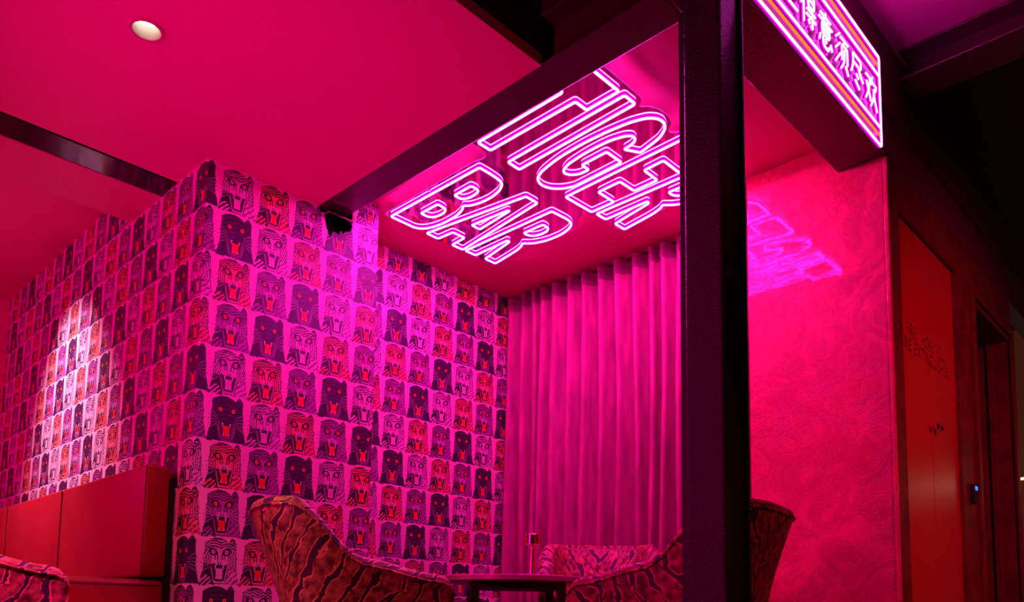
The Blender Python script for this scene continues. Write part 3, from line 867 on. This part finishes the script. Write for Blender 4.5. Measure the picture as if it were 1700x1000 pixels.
def letters(text, x0, x1, z0, h, parent_of):
    """raised letters, one mesh per character, laid out between x0 and x1"""
    adv, items = 0, []
    for ch in text:
        if ch == ' ': adv += .45; continue
        cu_ = bpy.data.curves.new('letter', 'FONT'); cu_.body = ch; cu_.size = 1; cu_.extrude = .12
        ob = bpy.data.objects.new('letter', cu_); COL.objects.link(ob)
        bpy.context.view_layer.update()
        me = bpy.data.meshes.new_from_object(ob.evaluated_get(bpy.context.evaluated_depsgraph_get()))
        bpy.data.objects.remove(ob); bpy.data.curves.remove(cu_)
        xs = [v.co.x for v in me.vertices]
        items.append((me, adv - min(xs), max(xs) - min(xs))); adv += max(xs) - min(xs) + .16
    k = (x1 - x0) / (adv - .16)
    for me, a, w in items:
        for v in me.vertices:
            v.co = Vector((x0 + (v.co.x + a) * k, -.0125 - (v.co.z + .12) * .016, z0 + v.co.y * h / .70))
        me.materials.append(M_LETTER); me.materials.append(M_LETTERSIDE)
        me.update()
        for pg in me.polygons: pg.use_smooth = False; pg.material_index = 0 if abs(pg.normal.y) > .7 else 1
        mid = sum(v.co.x for v in me.vertices) / len(me.vertices)
        o = bpy.data.objects.new('letter', me); COL.objects.link(o); o.parent = dl if mid < 0 else dr


letters('FIRE   HOSE REEL', 4.152 - 4.516, 4.775 - 4.516, 1.782, .066, None)
letters('FIRE EXTINGUISHER', 4.062 - 4.516, 4.835 - 4.516, 1.700, .066, None)

# card reader
rd = tag(empty('card_reader', (5.155, YF, 1.085)), 'small black card reader with a blue light beside the far door', 'reader')
box('housing', (-.035, -.022, -.055), (.035, 0, .055), M_BLACK, rd, bev=.004)
box('indicator_light', (-.008, -.026, .022), (.030, -.021, .044), M_BLUE, rd, bev=.002)

# far door in its deep frame
dn = empty('door_1', (5.82, YF, 0)); struct(dn)
box('door_leaf', (5.30 - 5.82, .24, 0), (6.33 - 5.82, .28, 2.37), M_DOOR2, dn)
for (a, b_) in (((5.283, -.02, 0), (5.345, -.001, 2.33)), ((6.26, -.02, 0), (6.322, -.001, 2.33)), ((5.283, -.02, 2.331), (6.322, -.001, 2.39))):
    box('architrave', (a[0] - 5.82, a[1], a[2]), (b_[0] - 5.82, b_[1], b_[2]), M_REDWOOD, dn, bev=.003)
for (a, b_) in (((5.30, 0, 0), (5.335, .24, 2.37)), ((6.275, 0, 0), (6.33, .24, 2.37)), ((5.336, .001, 2.30), (6.274, .24, 2.37)), ((6.255, .10, 0), (6.274, .14, 2.299))):
    box('jamb', (a[0] - 5.82, a[1], a[2]), (b_[0] - 5.82, b_[1], b_[2]), M_REDWOOD, dn, bev=.003)

# glimpse of the lit bar past the end of the timber wall
struct(box('wall_bar', (9.0, -1.5, 0), (9.05, 2.2, 3.25), M_BARWOOD))
sh_ = tag(empty('bar_shelf', (8.88, .9, 1.72)), 'lit bar shelf glimpsed past the far door frame', 'shelf')
box('shelf_board', (-.1, -1.2, -.02), (.11, 1.2, .015), M_BARWOOD, sh_, bev=.003)
box('light_strip', (-.11, -1.2, -.012), (-.10, 1.2, .008), M_BARLIGHT, sh_)
for k in range(5):
    bt = tag(empty('bottle', (8.88, 1.15 - .13 * k, 1.735)), ('amber bottle on the lit bar shelf, ' + ('nearest the far door', 'second from the far door', 'in the middle of the row', 'fourth from the far door', 'farthest from the far door')[k]), 'bottle', 'bottles on the bar shelf')
    lathe('glass', [(0, 0), (.035, 0), (.036, .18), (.014, .24), (.013, .30)], M_BARGLASS, bt, 16)
    lathe('cap', [(.0145, .29), (.0145, .325), (0, .325)], M_BLACK, bt, 12)
